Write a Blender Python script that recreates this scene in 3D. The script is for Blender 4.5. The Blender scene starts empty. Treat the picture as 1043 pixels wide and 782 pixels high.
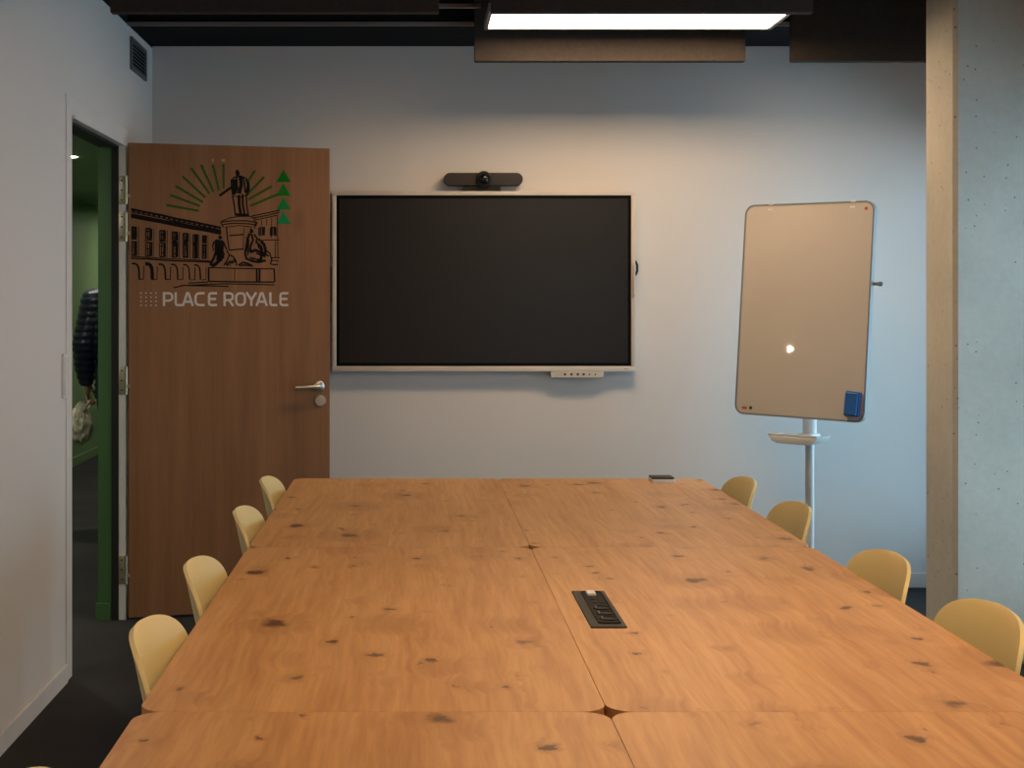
import bpy, bmesh, math, random
from mathutils import Vector, Matrix
random.seed(7)
PI = math.pi
SC = bpy.context.scene
COL = SC.collection
F, VX, VY, EYE = 1450.0, 422.0, 307.0, 1.40      # focal length in pixels, vanishing point, eye height


def at(px, py, Y):
    return Vector(((px - VX) * Y / F, Y, EYE - (py - VY) * Y / F))


# ------------------------------------------------------------------ mesh helpers
class MB:
    """collects shapes, then links them as ONE mesh object"""
    def __init__(self):
        self.bm = bmesh.new()

    def _merge(self, t, mi=0, M=None):
        me = bpy.data.meshes.new('t')
        for f in t.faces:
            f.material_index = mi
        if M is not None:
            bmesh.ops.transform(t, matrix=M, verts=t.verts)
        t.to_mesh(me)
        t.free()
        self.bm.from_mesh(me)
        bpy.data.meshes.remove(me)

    def box(self, lo, hi, bevel=0, seg=2, mi=0, M=None):
        t = bmesh.new()
        lo, hi = Vector(lo), Vector(hi)
        bmesh.ops.create_cube(t, size=1)
        for v in t.verts:
            v.co = Vector(((v.co[i] + .5) * (hi[i] - lo[i]) + lo[i] for i in range(3)))
        if bevel:
            bmesh.ops.bevel(t, geom=t.edges[:], offset=bevel, segments=seg, affect='EDGES', profile=.5)
        self._merge(t, mi, M)
        return self

    def prism(self, pts, axis, a, b, mi=0, bevel=0, M=None):
        """closed outline pts (2D) extruded along axis from a to b"""
        t = bmesh.new()

        def p3(p, h):
            return {'z': (p[0], p[1], h), 'y': (p[0], h, p[1]), 'x': (h, p[0], p[1])}[axis]
        A = [t.verts.new(p3(p, a)) for p in pts]
        B = [t.verts.new(p3(p, b)) for p in pts]
        n = len(pts)
        ca, cb = t.faces.new(A[::-1]), t.faces.new(B)
        for i in range(n):
            t.faces.new((A[i], A[(i + 1) % n], B[(i + 1) % n], B[i]))
        bmesh.ops.recalc_face_normals(t, faces=t.faces)
        if bevel:
            ed = list(set(ca.edges[:] + cb.edges[:]))
            bmesh.ops.bevel(t, geom=ed, offset=bevel, segments=2, affect='EDGES', profile=.5)
        self._merge(t, mi, M)
        return self

    def tube(self, pts, r, seg=12, mi=0, M=None, caps=True):
        """round bar along a polyline; r a number or one radius per point"""
        t = bmesh.new()
        pts = [Vector(p) for p in pts]
        rs = r if isinstance(r, (list, tuple)) else [r] * len(pts)
        rings = []
        up = None
        for i, p in enumerate(pts):
            d = (pts[min(i + 1, len(pts) - 1)] - pts[max(i - 1, 0)]).normalized()
            if up is None:
                up = Vector((0, 0, 1)) if abs(d.z) < .9 else Vector((1, 0, 0))
            u = d.cross(up).normalized()
            w = u.cross(d).normalized()
            up = w
            rings.append([t.verts.new(p + (u * math.cos(2 * PI * k / seg) + w * math.sin(2 * PI * k / seg)) * rs[i]) for k in range(seg)])
        for a, b in zip(rings, rings[1:]):
            for k in range(seg):
                t.faces.new((a[k], a[(k + 1) % seg], b[(k + 1) % seg], b[k]))
        if caps:
            t.faces.new(rings[0])
            t.faces.new(rings[-1])
        bmesh.ops.recalc_face_normals(t, faces=t.faces)
        self._merge(t, mi, M)
        return self

    def lathe(self, prof, seg=32, mi=0, M=None):
        """profile of (radius, z) turned about z"""
        t = bmesh.new()
        rings = []
        for r, z in prof:
            if r < 1e-6:
                rings.append([t.verts.new((0, 0, z))])
            else:
                rings.append([t.verts.new((r * math.cos(2 * PI * k / seg), r * math.sin(2 * PI * k / seg), z)) for k in range(seg)])
        for a, b in zip(rings, rings[1:]):
            for k in range(seg):
                q = [a[k % len(a)], a[(k + 1) % len(a)], b[(k + 1) % len(b)], b[k % len(b)]]
                q = list(dict.fromkeys(q))
                if len(q) > 2:
                    t.faces.new(q)
        for e in (rings[0], rings[-1]):
            if len(e) > 2:
                t.faces.new(e)
        bmesh.ops.recalc_face_normals(t, faces=t.faces)
        self._merge(t, mi, M)
        return self

    def grid(self, rows, mi=0):
        t = bmesh.new()
        V = [[t.verts.new(p) for p in r] for r in rows]
        for a, b in zip(V, V[1:]):
            for k in range(len(a) - 1):
                t.faces.new((a[k], a[k + 1], b[k + 1], b[k]))
        bmesh.ops.recalc_face_normals(t, faces=t.faces)
        self._merge(t, mi)
        return self

    def build(self, name, mats, parent=None, smooth=None):
        me = bpy.data.meshes.new(name)
        self.bm.to_mesh(me)
        self.bm.free()
        for m in (mats if isinstance(mats, (list, tuple)) else [mats]):
            me.materials.append(m)
        if smooth is not None:
            me.polygons.foreach_set('use_smooth', [True] * len(me.polygons))
            if smooth < 180:
                me.set_sharp_from_angle(angle=math.radians(smooth))
        o = bpy.data.objects.new(name, me)
        COL.objects.link(o)
        if parent is not None:
            o.parent = parent
        return o


def tag(o, label=None, cat=None, group=None, kind=None):
    if label: o['label'] = label
    if cat: o['category'] = cat
    if group: o['group'] = group
    if kind: o['kind'] = kind
    return o


def empty(name, loc, rz=0.0, **k):
    o = bpy.data.objects.new(name, None)
    COL.objects.link(o)
    o.empty_display_size = .1
    o.location = loc
    o.rotation_euler = (0, 0, rz)
    return tag(o, **k)


def children(o):
    return [c for c in bpy.data.objects if c.parent == o]


def copy_tree(o, parent=None):
    c = o.copy()
    COL.objects.link(c)
    c.parent = parent
    for ch in children(o):
        copy_tree(ch, c)
    return c


def rrect(x0, y0, x1, y1, r, n=6):
    out = []
    for cx, cy, a in ((x1 - r, y1 - r, 0), (x0 + r, y1 - r, 90), (x0 + r, y0 + r, 180), (x1 - r, y0 + r, 270)):
        for k in range(n + 1):
            t = math.radians(a + 90 * k / n)
            out.append((cx + r * math.cos(t), cy + r * math.sin(t)))
    return out


def link_mesh(name, me, mat, parent):
    me.name = name
    me.materials.clear()
    me.materials.append(mat)
    me.polygons.foreach_set('use_smooth', [True] * len(me.polygons))
    o = bpy.data.objects.new(name, me)
    COL.objects.link(o)
    o.parent = parent
    return o


# ------------------------------------------------------------------ materials
def lin(r, g, b):
    f = lambda c: (c / 255 / 12.92) if c / 255 <= .04045 else ((c / 255 + .055) / 1.055) ** 2.4
    return (f(r), f(g), f(b), 1)


class NT:
    def __init__(self, name):
        self.m = bpy.data.materials.new(name)
        self.m.use_nodes = True
        self.t = self.m.node_tree
        self.b = self.t.nodes['Principled BSDF']

    def n(self, kind, **k):
        nd = self.t.nodes.new(kind)
        for a, v in k.items():
            if a.startswith('i_'):
                key = a[2:]
                nd.inputs[int(key) if key.isdigit() else key.replace('_', ' ')].default_value = v
            else:
                setattr(nd, a, v)
        return nd

    def l(self, a, b):
        self.t.links.new(a, b)

    def coords(self, scale=(1, 1, 1), kind='Object', rnd=0):
        tc = self.n('ShaderNodeTexCoord')
        mp = self.n('ShaderNodeMapping')
        mp.inputs['Scale'].default_value = scale
        self.l(tc.outputs[kind], mp.inputs['Vector'])
        if rnd:
            oi = self.n('ShaderNodeObjectInfo')
            ml = self.n('ShaderNodeMath', operation='MULTIPLY', i_1=rnd)
            self.l(oi.outputs['Random'], ml.inputs[0])
            cb = self.n('ShaderNodeCombineXYZ')
            for i in range(3):
                self.l(ml.outputs[0], cb.inputs[i])
            self.l(cb.outputs[0], mp.inputs['Location'])
        return mp.outputs['Vector']

    def noise(self, vec, scale, detail=4, rough=.55, dist=0):
        nd = self.n('ShaderNodeTexNoise', i_Scale=scale, i_Detail=detail, i_Roughness=rough, i_Distortion=dist)
        self.l(vec, nd.inputs['Vector'])
        return nd.outputs['Fac']

    def ramp(self, fac, stops):
        nd = self.n('ShaderNodeValToRGB')
        e = nd.color_ramp.elements
        while len(e) < len(stops):
            e.new(.5)
        for i, (p, c) in enumerate(stops):
            e[i].position = p
            e[i].color = c if len(c) == 4 else (*c, 1)
        self.l(fac, nd.inputs['Fac'])
        return nd.outputs['Color']

    def mix(self, fac, a, b, blend='MIX'):
        nd = self.n('ShaderNodeMix', data_type='RGBA', blend_type=blend)
        for s, v in ((nd.inputs[0], fac), (nd.inputs[6], a), (nd.inputs[7], b)):
            if hasattr(v, 'is_linked'):
                self.l(v, s)
            else:
                s.default_value = v
        return nd.outputs[2]

    def math(self, op, a, b=None):
        nd = self.n('ShaderNodeMath', operation=op)
        for i, v in enumerate((a, b)):
            if v is None:
                continue
            if hasattr(v, 'is_linked'):
                self.l(v, nd.inputs[i])
            else:
                nd.inputs[i].default_value = v
        return nd.outputs[0]

    def bump(self, h, strength=.2, dist=.002):
        nd = self.n('ShaderNodeBump', i_Strength=strength, i_Distance=dist)
        self.l(h, nd.inputs['Height'])
        self.l(nd.outputs['Normal'], self.b.inputs['Normal'])

    def set(self, color=None, rough=None, metal=None, spec=None):
        if color is not None:
            if hasattr(color, 'is_linked'):
                self.l(color, self.b.inputs['Base Color'])
            else:
                self.b.inputs['Base Color'].default_value = color
        if rough is not None: self.b.inputs['Roughness'].default_value = rough
        if metal is not None: self.b.inputs['Metallic'].default_value = metal
        if spec is not None: self.b.inputs['Specular IOR Level'].default_value = spec
        return self.m


def plain(name, c, rough=.5, metal=0, spec=.5, var=.05, vscale=6):
    """plain colour with a faint procedural mottling"""
    t = NT(name)
    v = t.coords()
    n = t.noise(v, vscale, 3)
    a = tuple(min(1, x * (1 - var)) for x in c[:3]) + (1,)
    b = tuple(min(1, x * (1 + var)) for x in c[:3]) + (1,)
    return t.set(t.ramp(n, [(.3, a), (.7, b)]), rough, metal, spec)


def paint(name, c, rough=.85, spec=.2):
    t = NT(name)
    v = t.coords()
    n = t.noise(v, 1.3, 3)
    a = tuple(x * .97 for x in c[:3]) + (1,)
    t.set(t.ramp(n, [(.3, a), (.7, c)]), rough, 0, spec)
    t.bump(t.noise(v, 220, 2), .06, .001)
    return t.m


def carpet():
    t = NT('carpet')
    v = t.coords()
    n = t.noise(v, 420, 3, .7)
    n2 = t.noise(v, 2.2, 3)
    c = t.mix(.5, t.ramp(n, [(.3, (.016, .016, .017)), (.7, (.075, .073, .075))]),
              t.ramp(n2, [(.3, (.030, .029, .030)), (.7, (.056, .054, .056))]))
    t.set(c, .95, 0, .1)
    t.bump(n, .6, .004)
    return t.m


def oak_table():
    t = NT('knotty oak')
    v = t.coords((1, 1, 1), rnd=9.7)
    # knots: one cell in three carries one
    def knot(scale, keep, r0, r1, seedshift):
        mp = t.n('ShaderNodeMapping')
        mp.inputs['Location'].default_value = (seedshift, seedshift * 1.7, 0)
        mp.inputs['Scale'].default_value = (1, .8, 0)
        t.l(v, mp.inputs['Vector'])
        wob = t.n('ShaderNodeTexNoise', i_Scale=20.0, i_Detail=5.0, i_Roughness=.65)
        t.l(mp.outputs[0], wob.inputs['Vector'])
        add = t.n('ShaderNodeVectorMath', operation='MULTIPLY_ADD')
        t.l(wob.outputs['Color'], add.inputs[0])
        add.inputs[1].default_value = (.075, .06, 0)
        t.l(mp.outputs[0], add.inputs[2])
        vo = t.n('ShaderNodeTexVoronoi', i_Scale=scale, i_Randomness=1.0)
        t.l(add.outputs[0], vo.inputs['Vector'])
        sep = t.n('ShaderNodeSeparateColor')
        t.l(vo.outputs['Color'], sep.inputs[0])
        on = t.math('LESS_THAN', sep.outputs[0], keep)
        size = t.math('MULTIPLY_ADD', sep.outputs[1], .7)
        size.node.inputs[2].default_value = .45
        d = t.math('DIVIDE', vo.outputs['Distance'], size)
        def ring(r):
            mr = t.n('ShaderNodeMapRange', interpolation_type='SMOOTHSTEP')
            mr.inputs['From Min'].default_value = r * .5
            mr.inputs['From Max'].default_value = r
            mr.inputs['To Min'].default_value = 1
            mr.inputs['To Max'].default_value = 0
            t.l(d, mr.inputs['Value'])
            return t.math('MULTIPLY', mr.outputs[0], on)
        return ring(r0), ring(r1)
    k1, h1 = knot(4.3, .68, .155, .48, 3.1)
    k2, h2 = knot(7.0, .55, .21, .46, 11.9)
    k3, h3 = knot(12.5, .5, .17, .40, 23.3)
    halo = t.math('MAXIMUM', t.math('MAXIMUM', h1, t.math('MULTIPLY', h3, .6)), t.math('MULTIPLY', h2, .8))
    core = t.math('MAXIMUM', t.math('MAXIMUM', k1, k2), k3)
    # grain runs along y; knots push it aside
    sx = t.n('ShaderNodeSeparateXYZ')
    t.l(v, sx.inputs[0])
    bend = t.noise(v, 1.6, 2)
    x2 = t.math('ADD', sx.outputs[0], t.math('MULTIPLY', bend, .04))
    x2 = t.math('ADD', x2, t.math('MULTIPLY', halo, .016))
    cb = t.n('ShaderNodeCombineXYZ')
    t.l(x2, cb.inputs[0])
    t.l(t.math('MULTIPLY', sx.outputs[1], .055), cb.inputs[1])
    g1 = t.noise(cb.outputs[0], 16, 5, .6, .15)
    g2 = t.noise(cb.outputs[0], 75, 3, .6)
    # staves 11 cm wide
    fl = t.math('FLOOR', t.math('DIVIDE', sx.outputs[0], .125))
    wn = t.n('ShaderNodeTexWhiteNoise', noise_dimensions='1D')
    t.l(fl, wn.inputs['W'])
    base = t.ramp(g1, [(.28, (.40, .180, .062)), (.47, (.565, .295, .110)), (.72, (.71, .415, .178))])
    base = t.mix(.42, base, t.ramp(g2, [(.3, (.36, .16, .056)), (.65, (.68, .385, .165))]))
    base = t.mix(t.math('MULTIPLY', wn.outputs['Value'], .16), base, (.44, .225, .105, 1))
    base = t.mix(t.math('MULTIPLY', halo, .30), base, (.28, .115, .04, 1))
    base = t.mix(t.math('MULTIPLY', core, .84), base, (.055, .02, .008, 1))
    t.set(base, .42, 0, .35)
    t.bump(g2, .05, .001)
    return t.m


def oak_door():
    t = NT('oak veneer')
    v = t.coords((1, 1, .045))
    g1 = t.noise(v, 14, 5, .6, .5)
    g2 = t.noise(v, 85, 3, .6)
    w = t.coords((1, 1, .5))
    kn = t.n('ShaderNodeTexVoronoi', i_Scale=3.2)
    t.l(w, kn.inputs['Vector'])
    k = t.n('ShaderNodeMapRange', i_1=.02, i_2=.12, i_3=1.0, i_4=0.0)
    t.l(kn.outputs['Distance'], k.inputs[0])
    c = t.ramp(g1, [(.3, (.185, .080, .032)), (.5, (.225, .103, .043)), (.72, (.27, .128, .056))])
    c = t.mix(.3, c, t.ramp(g2, [(.3, (.175, .078, .031)), (.68, (.275, .13, .058))]))
    c = t.mix(t.math('MULTIPLY', k.outputs[0], .35), c, (.10, .04, .016, 1))
    return t.set(c, .5, 0, .3)


def concrete():
    t = NT('raw concrete')
    v = t.coords()
    n1 = t.noise(v, 1.8, 5, .6)
    n2 = t.noise(v, 35, 4, .6)
    vo = t.n('ShaderNodeTexVoronoi', i_Scale=26.0)
    t.l(v, vo.inputs['Vector'])
    sp = t.n('ShaderNodeSeparateColor')
    t.l(vo.outputs['Color'], sp.inputs[0])
    d = t.math('DIVIDE', vo.outputs['Distance'], t.math('ADD', sp.outputs[1], .25))
    pit = t.math('MULTIPLY', t.math('LESS_THAN', d, .11), t.math('LESS_THAN', sp.outputs[0], .55))
    c = t.mix(.4, t.ramp(n1, [(.3, (.44, .44, .395)), (.7, (.70, .69, .625))]), t.ramp(n2, [(.3, (.52, .52, .465)), (.7, (.64, .635, .575))]))
    c = t.mix(t.math('MULTIPLY', pit, .75), c, (.10, .095, .085, 1))
    t.set(c, .85, 0, .25)
    t.bump(t.math('SUBTRACT', n2, pit), .25, .004)
    return t.m


def emit(name, c, s):
    t = NT(name)
    t.b.inputs['Base Color'].default_value = (.9, .9, .9, 1)
    t.b.inputs['Emission Color'].default_value = c
    t.b.inputs['Emission Strength'].default_value = s
    return t.m


def glass():
    m = bpy.data.materials.new('window glass')
    m.use_nodes = True
    nt = m.node_tree
    nt.nodes.clear()
    o = nt.nodes.new('ShaderNodeOutputMaterial')
    tr = nt.nodes.new('ShaderNodeBsdfTransparent')
    tr.inputs[0].default_value = (.94, .97, .97, 1)
    gl = nt.nodes.new('ShaderNodeBsdfGlossy')
    gl.inputs['Roughness'].default_value = .02
    fr = nt.nodes.new('ShaderNodeFresnel')
    fr.inputs[0].default_value = 1.25
    mx = nt.nodes.new('ShaderNodeMixShader')
    nt.links.new(fr.outputs[0], mx.inputs[0])
    nt.links.new(tr.outputs[0], mx.inputs[1])
    nt.links.new(gl.outputs[0], mx.inputs[2])
    nt.links.new(mx.outputs[0], o.inputs[0])
    return m


WARM = (1.0, .69, .42, 1)
LED_S, SKY_S = 24.0, 4.6
M = dict(
    white=paint('white wall paint', (.685, .665, .65, 1)),
    trimw=plain('white lacquer', (.72, .70, .68, 1), .45),
    black=plain('black paint', (.012, .012, .013, 1), .9, 0, .1),
    felt=plain('dark felt', (.050, .043, .038, 1), .95, 0, .1, .12, 60),
    gasket=plain('black rubber', (.008, .008, .008, 1), .7),
    green=paint('green wall paint', (.20, .30, .15, 1), .6, .3),
    greent=plain('green lacquer', (.060, .150, .050, 1), .5),
    greenc=paint('dark green ceiling paint', (.27, .32, .25, 1), .7, .3),
    carpet=carpet(), oak=oak_table(), door=oak_door(), concrete=concrete(),
    led=emit('led diffuser', WARM, LED_S), ledd=emit('dimmed led diffuser', WARM, LED_S * .80), glass=glass(),
    alu=plain('grey metal', (.30, .29, .28, 1), .4, .6),
    steel=plain('brushed steel', (.56, .53, .48, 1), .28, .9),
    brass=plain('pale hinge steel', (.50, .46, .36, 1), .4, .6),
    silver=plain('pale silver plastic', (.62, .57, .50, 1), .4),
    screen=plain('screen glass', (.013, .0115, .0105, 1), .33, 0, .35),
    screenb=plain('screen black border', (.0025, .0025, .0025, 1), .6, 0, .1),
    charcoal=plain('charcoal fabric', (.030, .026, .024, 1), .8, 0, .2),
    mesh=plain('grey speaker fabric', (.058, .050, .046, 1), .85, 0, .2),
    blackp=plain('black plastic', (.012, .011, .010, 1), .5, 0, .3),
    lens=plain('lens glass', (.006, .006, .008, 1), .06),
    chair=plain('pale yellow plastic', (.75, .62, .29, 1), .42, 0, .4, .02),
    whitem=plain('white powder coat', (.70, .70, .69, 1), .4),
    greyp=plain('grey plastic edge', (.20, .21, .22, 1), .45),
    board=plain('white enamel', (.54, .505, .465, 1), .032, 0, .5, .01),
    blue=plain('blue felt', (.008, .09, .38, 1), .75),
    bluel=plain('light blue plastic', (.015, .13, .46, 1), .4),
    whitep=plain('white plastic', (.75, .74, .72, 1), .4),
    ink=plain('black vinyl print', (.008, .005, .004, 1), .8, 0, .15),
    gink=plain('dark green vinyl', (.028, .085, .008, 1), .8, 0, .15),
    yink=plain('olive yellow vinyl', (.34, .30, .05, 1), .7),
    letter=plain('pale grey vinyl', (.56, .50, .46, 1), .5),
    orange=plain('orange red sticker', (.45, .10, .03, 1), .5),
    stickd=plain('dark sticker', (.05, .03, .02, 1), .5),
    cream=plain('cream plastic', (.60, .45, .30, 1), .4),
    navy=plain('navy quilted nylon', (.010, .014, .035, 1), .38, 0, .5, .2, 30),
    trouser=plain('black cotton', (.010, .010, .012, 1), .85),
    shoe=plain('dark leather', (.02, .018, .017, 1), .5),
    eye=plain('eye', (.10, .07, .05, 1), .15),
    skin=plain('skin', (.40, .20, .13, 1), .5),
    hair=plain('dark brown hair', (.03, .018, .011, 1), .6),
    bag=plain('crumpled cream cloth', (.72, .64, .52, 1), .8, 0, .2, .35, 22),
    vent=plain('grey grille', (.13, .135, .14, 1), .5, .3),
)
TRI = [plain('green vinyl ' + n, c, .8, 0, .15) for n, c in (('deep', (.004, .13, .008, 1)), ('mid', (.005, .15, .012, 1)), ('fresh', (.008, .17, .03, 1)), ('sea', (.012, .18, .06, 1)))]


def struct(o):
    o['kind'] = 'structure'
    return o


# ------------------------------------------------------------------ the setting
XL, XLO, XR, YB, YF, ZC, ZW = -1.284, -1.384, 2.68, 6.975, -3.0, 2.95, 2.64
DY0, DY1, DZ = 5.320, 6.262, 2.086        # the doorway in the left wall

struct(MB().box((-3.1, YF - .2, -.12), (XR + .2, 15.2, 0)).build('floor', M['carpet']))
struct(MB().box((XLO, YF - .2, ZC), (XR + .2, YB + .2, ZC + .15)).build('ceiling', M['black']))
# left wall, white in the room, green in the corridor
w = MB()
w.box((XL - .05, YF - .2, 0), (XL, DY0, ZW)).box((XL - .05, DY0, DZ), (XL, DY1, ZW)).box((XL - .05, DY1, 0), (XL, YB, ZW))
w.box((XLO, YF - .2, 0), (XL - .05, DY0, ZC), mi=1).box((XLO, DY0, DZ), (XL - .05, DY1, ZC), mi=1).box((XLO, DY1, 0), (XL - .05, YB + .2, ZC), mi=1)
w.box((XLO, YB + .2, 0), (XL - .05, 15.0, ZC), mi=1)
w.box((XL - .05, YF - .2, ZW), (XL, YB, ZC), mi=2)
struct(w.build('wall_left', [M['white'], M['greent'], M['black']]))
struct(MB().box((XL - .05, YB, 0), (XR + .2, YB + .2, ZC)).build('wall_back', M['white']))
FX0, FX1, FZ0, FZ1 = 1.25, 2.50, .95, 2.15          # window in the wall behind the camera
w = MB().box((XL - .05, YF - .2, 0), (FX0, YF, ZC)).box((FX1, YF - .2, 0), (XR + .2, YF, ZC)).box((FX0, YF - .2, 0), (FX1, YF, FZ0)).box((FX0, YF - .2, FZ1), (FX1, YF, ZC))
struct(w.build('wall_front', M['white']))
# dark soffit over the back wall
struct(MB().box((XL, 6.375, 2.650), (XR, YB, ZC)).build('ceiling_soffit', M['black']))
struct(MB().box((XL, 6.363, 2.633), (XR, 6.375, 2.650)).build('trim_1', M['alu']))
struct(MB().box((-1.05, 6.08, 2.655), (.285, 6.10, 2.672)).build('trim_2', M['alu']))
# facade on the right: sill, head, piers and glazing
SILL, HEAD = .12, 2.16
bays = [(4.14, 5.47), (5.82, 6.93)]
w = MB().box((XR, YF - .2, 0), (XR + .2, YB + .2, SILL)).box((XR, YF - .2, HEAD), (XR + .2, YB + .2, ZC))
ys = [YF - .2] + [y for b in bays for y in b] + [YB + .2]
for a, b in zip(ys[::2], ys[1::2]):
    w.box((XR, a, SILL), (XR + .2, b, HEAD))
struct(w.build('wall_right', M['white']))
for i, (a, b) in enumerate(bays):
    e = MB()
    for lo, hi in (((a, SILL), (b, SILL + .05)), ((a, HEAD - .05), (b, HEAD)), ((a, SILL), (a + .05, HEAD)), ((b - .05, SILL), (b, HEAD))):
        e.box((XR + .06, lo[0], lo[1]), (XR + .12, hi[0], hi[1]), .004)
    fr = struct(e.build('window_%d' % (i + 1), M['alu']))
    MB().box((XR + .085, a + .05, SILL + .05), (XR + .095, b - .05, HEAD - .05)).build('window_pane', M['glass'], fr)
e = MB()
for a0, a1, b0, b1 in ((FX0, FX1, FZ0, FZ0 + .05), (FX0, FX1, FZ1 - .05, FZ1), (FX0, FX0 + .05, FZ0, FZ1), (FX1 - .05, FX1, FZ0, FZ1), ((FX0 + FX1) / 2 - .03, (FX0 + FX1) / 2 + .03, FZ0, FZ1)):
    e.box((a0, YF - .12, b0), (a1, YF - .06, b1), .004)
fr = struct(e.build('window_%d' % (len(bays) + 1), M['alu']))
for a0, a1 in ((FX0 + .05, (FX0 + FX1) / 2 - .03), ((FX0 + FX1) / 2 + .03, FX1 - .05)):
    MB().box((a0, YF - .095, FZ0 + .05), (a1, YF - .085, FZ1 - .05)).build('window_pane', M['glass'], fr)
# concrete pillar
struct(MB().box((2.080, 5.485, 0), (2.68, 5.80, ZC), .016, 1).build('wall_pillar', M['concrete']))
# baseboards
struct(MB().box((XL, YF, 0), (XL + .012, DY0 - .085, .068), .003).box((XL, DY1 + .10, 0), (XL + .012, YB, .068), .003).build('baseboard_left', M['trimw']))
struct(MB().box((XL + .012, YB - .012, 0), (XR, YB, .072), .003).build('baseboard_back', M['trimw']))
# corridor behind the doorway
struct(MB().box((-3.1, 2.6, 0), (-2.9, 15.2, 2.75)).build('wall_corridor', M['green']))
struct(MB().box((-2.9, 15.0, 0), (XLO, 15.2, 2.75)).build('wall_corridor_end', M['green']))
struct(MB().box((-2.9, 2.6, 0), (XLO, 2.8, 2.75)).build('wall_corridor_front', M['green']))
struct(MB().box((-2.9, 2.8, 2.27), (XLO, 15.0, 2.42)).build('ceiling_corridor', M['greenc']))
struct(MB().box((-2.9, 2.8, 0), (-2.885, 15.0, .075), .003).build('baseboard_corridor', M['green']))
# door frame: white architrave, white rebate with the hinges, black seal, green lining
fr = MB()
A = .08
fr.box((XL, DY0 - A, 0), (XL + .005, DY0, DZ + A), .0015).box((XL, DY0, DZ), (XL + .005, DY1, DZ + A), .0015).box((XL, DY1, 0), (XL + .005, DY1 + A, DZ + A), .0015)
fr.box((-1.300, DY1 - .003, 0), (XL + .016, DY1 + .03, DZ), .001).box((-1.300, DY0 - .001, DZ - .002), (XL + .016, DY1, DZ + .01))
fr.box((XL - .02, DY0 - .004, 0), (XL + .004, DY0 + .004, DZ))
fr.box((-1.331, DY1 - .008, 0), (-1.300, DY1 + .02, DZ), mi=1).box((-1.331, DY0 - .01, DZ - .012), (-1.300, DY1, DZ + .01), mi=1)
fr.box((-1.390, DY1 - .004, 0), (-1.331, DY1 + .02, DZ), mi=2).box((-1.390, DY0, DZ - .006), (-1.331, DY1, DZ + .01), mi=1)
fr.box((-1.400, DY1 - .014, 0), (-1.338, DY1, .075), .002, mi=2)
struct(fr.build('trim_3', [M['trimw'], M['gasket'], M['greent']]))

# ------------------------------------------------------------------ the door leaf
HX, HY, DA = -1.259, 6.252, math.atan2(.24, .874)
LEAF = .906
door = empty('door_1', (HX, HY, 0), DA, label='open oak veneer door with printed square scene and white room name', cat='door', kind='structure')
MB().box((.004, 0, .010), (LEAF, .04, 2.098), .002).build('leaf', M['door'], door)
DD, DN = Vector((math.cos(DA), math.sin(DA), 0)), Vector((math.sin(DA), -math.cos(DA), 0))


def duv(px, py):
    """where on the door face a line of sight lands: (along, up)"""
    d = Vector(((px - VX) / F, 1, -(py - VY) / F))
    O = Vector((0, 0, EYE))
    H = Vector((HX, HY, 0))
    p = O + d * ((H - O).dot(DN) / d.dot(DN))
    return ((p - H).dot(DD), p.z)


INK_W = 1.5


class Ink:
    """flat vinyl strokes and shapes on the door face"""
    def __init__(self):
        self.bm = bmesh.new()

    def stroke(self, pts, w0=1.1, w1=None, crop=True):
        w1 = w0 if w1 is None else w1
        P = [Vector(duv(*self.px(p, crop))) for p in pts]
        n = len(P)
        L, R = [], []
        for i, p in enumerate(P):
            d = (P[min(i + 1, n - 1)] - P[max(i - 1, 0)])
            d = d.normalized() if d.length > 1e-9 else Vector((1, 0))
            q = Vector((-d.y, d.x)) * (INK_W * (w0 + (w1 - w0) * i / max(1, n - 1)) / 232 / 2)
            L.append(self.bm.verts.new((p.x + q.x, -.0006, p.y + q.y)))
            R.append(self.bm.verts.new((p.x - q.x, -.0006, p.y - q.y)))
        for i in range(n - 1):
            self.bm.faces.new((L[i], L[i + 1], R[i + 1], R[i]))

    def poly(self, pts, crop=True, y=-.0005):
        self.bm.faces.new([self.bm.verts.new((p[0], y, p[1])) for p in (duv(*self.px(q, crop)) for q in pts)])

    @staticmethod
    def px(p, crop):
        return (100 + p[0] / 3.912, 130 + p[1] / 3.91) if crop else p

    def build(self, name, mat):
        me = bpy.data.meshes.new(name)
        bmesh.ops.recalc_face_normals(self.bm, faces=self.bm.faces)
        self.bm.to_mesh(me)
        self.bm.free()
        me.materials.append(mat)
        o = bpy.data.objects.new(name, me)
        COL.objects.link(o)
        o.parent = door
        return o


# sun rays
k = Ink()
for a, b in (((272, 308), (400, 331)), ((287, 268), (405, 312)), ((308, 232), (418, 297)), ((335, 193), (427, 278)), ((370, 160), (443, 262)),
             ((410, 148), (460, 256)), ((457, 148), (481, 250)), ((499, 145), (500, 243)), ((625, 170), (592, 222)), ((661, 196), (598, 262)),
             ((692, 233), (598, 286)), ((716, 265), (605, 312))):
    k.stroke([a, b], 1.7, 1.5)
k.build('printed_rays', M['gink'])['label'] = 'dark green sun rays'
k = Ink()
k.stroke([(456, 124), (457, 136)], 1.2)
k.stroke([(492, 130), (505, 130)], 1.6)
k.build('printed_rays', M['yink'])['label'] = 'olive yellow ray tips'
for i, (a, b) in enumerate(((166, 217), (221, 272), (275, 327), (330, 384))):
    k = Ink()
    k.poly([(738, a), (768, b), (709, b)])
    k.build('printed_triangle', TRI[i])
# line drawing of a square with a monument
k = Ink()
rs = random.Random(3)


def sk(pts, w=.7, jit=1.2):
    P = [(x + rs.uniform(-jit, jit), y + rs.uniform(-jit, jit)) for x, y in pts]
    k.stroke(P, w * rs.uniform(.8, 1.2))


def lerp(a, b, t):
    return a[0] + (b[0] - a[0]) * t, a[1] + (b[1] - a[1]) * t


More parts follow.
